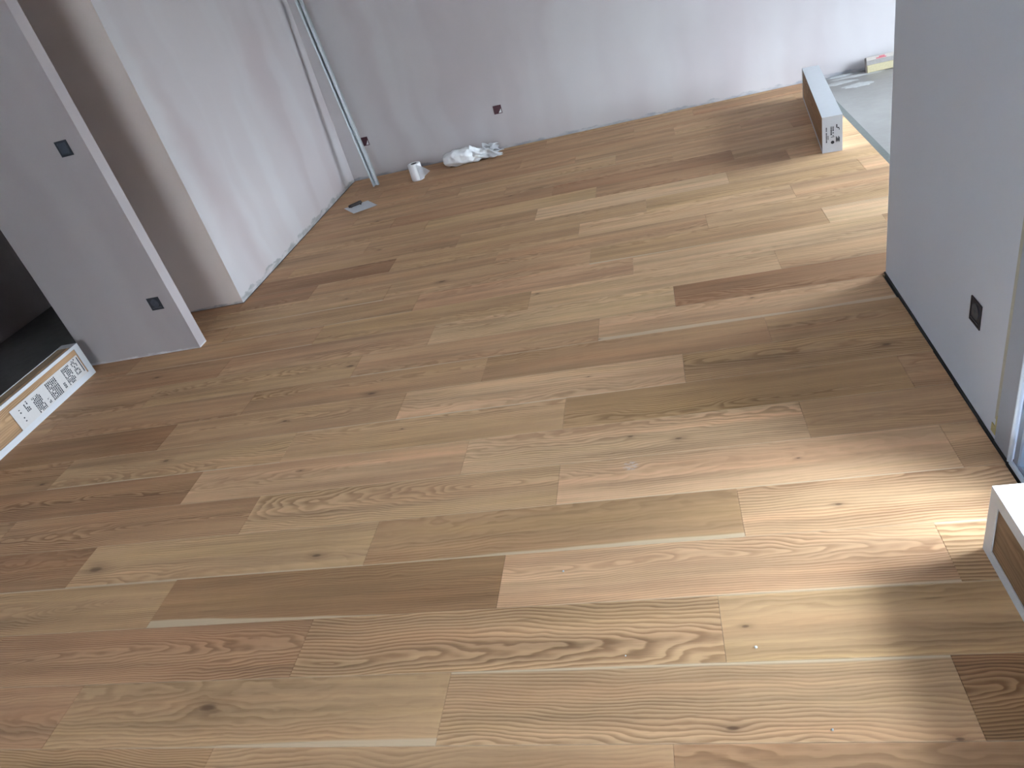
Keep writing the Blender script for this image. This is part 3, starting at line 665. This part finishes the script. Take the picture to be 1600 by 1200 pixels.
# the loose sheet: leaves the roll tangentially towards the right, its free corner folded down to the floor
bm = bmesh.new(); n = 12; g = []
for i in range(n + 1):
    u = i / n
    px = .032 + u * .105; py = -.048 + .012 * math.sin(u * 4); zt = .134 - .066 * u; zb = .003 + .062 * u
    g.append([bm.verts.new((px, py - .006 * math.sin(j / 4 * math.pi) * u, zb + (zt - zb) * j / 4)) for j in range(5)])
for a, b in zip(g, g[1:]):
    for j in range(4): bm.faces.new((a[j], b[j], b[j + 1], a[j + 1]))
bmesh.ops.solidify(bm, geom=bm.faces[:], thickness=.0012)
obj('loose_sheet', bm, M_TISSUE, roll, True)

import mathutils
def crumple(bm, amp, fr, seed):
    for v in bm.verts:
        p = v.co * fr + Vector((seed, seed * 2, 0))
        q = mathutils.noise.noise_vector(p) + .5 * mathutils.noise.noise_vector(p * 2.3)
        r = 1 - abs(mathutils.noise.noise(p * .8)) * 1.5
        v.co += q * amp + v.normal * r * amp * .3
bag = thing('plastic_bag', 'crumpled white plastic bag lying against the far wall', 'bag', (-1.64, 5.955, 0.0), math.radians(3))
bm = bmesh.new(); bmesh.ops.create_icosphere(bm, subdivisions=5, radius=1)
for v in bm.verts:
    x, y, z = v.co
    s = lambda t, e: math.copysign(abs(t) ** e, t)
    v.co = Vector((s(x, .75) * .145, s(y, .8) * .085, s(z, .75) * .060 + .060))
bm.normal_update(); crumple(bm, .010, 16, 3.0)
for v in bm.verts: v.co.z = max(v.co.z, .001)
obj('filled_body', bm, M_BAG, bag, True)
bm = bmesh.new(); n, mm = 40, 40; g = []
for i in range(n + 1):
    u = i / n
    cx = .105 + u * .235; ry = .030 + .035 * u + .02 * math.sin(u * 7); rz = .040 * (1 - u) + .016 + .01 * math.sin(u * 11 + 1); cz = .052 - .024 * u
    g.append([])
    for j in range(mm):
        a = 2 * math.pi * j / mm
        k = 1 + .22 * math.sin(a * 5 + u * 4) + .12 * math.sin(a * 9 - u * 9)
        ex = .045 * math.sin(a * 3 + 1) * u ** 3
        g[-1].append(bm.verts.new((cx + ex, -.012 + ry * k * math.cos(a) + .015 * math.sin(u * 5), max(.001, cz + rz * k * math.sin(a)))))
for a, b in zip(g, g[1:]):
    for j in range(mm): bm.faces.new((a[j], a[(j + 1) % mm], b[(j + 1) % mm], b[j]))
bm.normal_update(); crumple(bm, .006, 26, 9.0)
for v in bm.verts: v.co.z = max(v.co.z, .001)
obj('gathered_neck', bm, M_BAG, bag, True)
bm = bmesh.new(); n = 14; g = []
for i in range(n + 1):
    u = i / n; g.append([])
    for j in range(9):
        w = j / 8 - .5
        g[-1].append(bm.verts.new((.20 + u * .13 + .02 * math.sin(j * 2.1) * u, .045 + w * .05 + .01 * math.sin(u * 8), .075 + w * .055 * (1 + .3 * math.sin(u * 6)) + .012 * math.sin(u * 9 + j) - .01 * u)))
for a, b in zip(g, g[1:]):
    for j in range(8): bm.faces.new((a[j], b[j], b[j + 1], a[j + 1]))
bmesh.ops.solidify(bm, geom=bm.faces[:], thickness=.001)
obj('handle_flap', bm, M_BAG, bag, True)

# trowel: white blade resting on its dark handle
tr = thing('plastering_trowel', 'white plastering trowel blade with dark handle lying on the planks', 'trowel', (-2.358, 5.290, 0.0), math.radians(42.5))
bm = bmesh.new(); nx, ny = 12, 6; g = []
for i in range(nx + 1):
    g.append([])
    for j in range(ny + 1):
        u = (i / nx - .5) * .212; v = (j / ny - .5) * .188
        g[-1].append(bm.verts.new((u, v,   .0035 + .10 * max(0, .115 - (u * .737 - v * .676)) - .0 * v)))
for a, b in zip(g, g[1:]):
    for j in range(ny): bm.faces.new((a[j], b[j], b[j + 1], a[j + 1]))
bmesh.ops.solidify(bm, geom=bm.faces[:], thickness=.0022)
obj('blade', bm, M_BLADE, tr)
for bx in (-.060, .022):
    obj('mounting_bracket', boxes(((bx, .052, .014), (bx + .010, .072, .034)), bev=.002), M_HANDLE, tr)
bm = bmesh.new()
lathe(bm, [(.0005, -.060), (.011, -.056), (.0140, -.040), (.0130, 0), (.0145, .040), (.012, .056), (.0005, .060)], 20)
bmesh.ops.rotate(bm, verts=bm.verts[:], matrix=Matrix.Rotation(math.pi / 2, 3, 'Y'))
bmesh.ops.translate(bm, verts=bm.verts[:], vec=(-.014, .070, .032))
obj('handle', bm, M_HANDLE, tr, True)

# sponge float leaning on the far wall, on the concrete
fb = thing('sponge_float', 'beige and yellow sponge float leaning on far wall over concrete', 'sponge float', (1.575, 6.050, -0.006), 0.0)
tilt = Matrix.Rotation(math.radians(-16), 4, 'X')
def part(name, bs, m, bev=.001):
    bm = boxes(*bs, bev=bev); bmesh.ops.transform(bm, matrix=tilt, verts=bm.verts[:]); return obj(name, bm, m, fb)
part('sponge_pad', (((0, -.012, .0), (.26, .0, .052)),), M_SPONGE, .003)
part('front_board', (((0, -.006, .052), (.26, .0, .082)),), M_GREYB)
part('backing_board', (((-.002, .0, .0), (.262, .040, .100)),), M_BEIGE, .002)
part('top_strip', (((-.002, -.011, .082), (.235, .040, .108)),), M_BEIGE, .001)
part('red_logo', (((.065, -.0118, .086), (.135, -.0108, .094)), ((.085, -.0118, .094), (.125, -.0108, .103))), M_RED, 0)

# plaster spilt along the far wall on the concrete
def smear(name, label, pts, seed, m, h):
    bm = bmesh.new(); n = 60
    for (cx, cy, ax, ay) in pts:
        c = bm.verts.new((cx, cy, -.007 + h)); ring = []; ring2 = []
        for i in range(n):
            a = 2 * math.pi * i / n
            k = 1 + .35 * mathutils.noise.noise(Vector((math.cos(a) * 2 + seed, math.sin(a) * 2, cx * 5))) + .18 * mathutils.noise.noise(Vector((math.cos(a) * 7, math.sin(a) * 7 + seed, cx)))
            yy = min(cy + math.sin(a) * ay * k, FY - .002)
            ring.append(bm.verts.new((cx + math.cos(a) * ax * k * .6, cy + (yy - cy) * .6, -.007 + h * .8)))
            ring2.append(bm.verts.new((cx + math.cos(a) * ax * k, yy, -.0079)))
        for i in range(n):
            bm.faces.new((c, ring[i], ring[(i + 1) % n])); bm.faces.new((ring[i], ring2[i], ring2[(i + 1) % n], ring[(i + 1) % n]))
    o = obj(name, bm, m, None, True); o['label'] = label; o['category'] = 'plaster'
    return o
smear('plaster_smear', 'dried white plaster smear on concrete along the far wall', [(1.36, 5.95, .12, .045), (1.52, 6.06, .20, .040), (1.45, 5.80, .10, .055), (1.85, 6.09, .25, .03)], 1.0, M_SMEAR, .002)
s2 = smear('plaster_ridge', 'grey plaster ridge at foot of far wall beside sponge float', [(1.42, 6.13, .13, .03)], 4.0, M_PLASTERD, .010)

# crumbs on the planks
for i, (x, y, r, lab) in enumerate(((-.433, 1.407, .0028, 'tiny white plaster crumb on planks right of the dark plank'), (.066, 1.127, .0034, 'tiny white plaster crumb on greyish plank near lower right'),
                     (.194, .916, .0026, 'lowest tiny white plaster crumb on the front planks'), (-.251, 1.118, .0018, 'faint plaster crumb on the cathedral-grained front plank'))):
    bm = bmesh.new(); bmesh.ops.create_icosphere(bm, subdivisions=2, radius=r); crumple(bm, r * .3, 400, i)
    for v in bm.verts: v.co.z = max(-r * .6, v.co.z)
    o = obj('plaster_crumb', bm, M_PLASTER, None, False, (x, y, r * .6)); o['label'] = lab; o['category'] = 'crumb'; o['group'] = 'plaster crumbs on the planks'
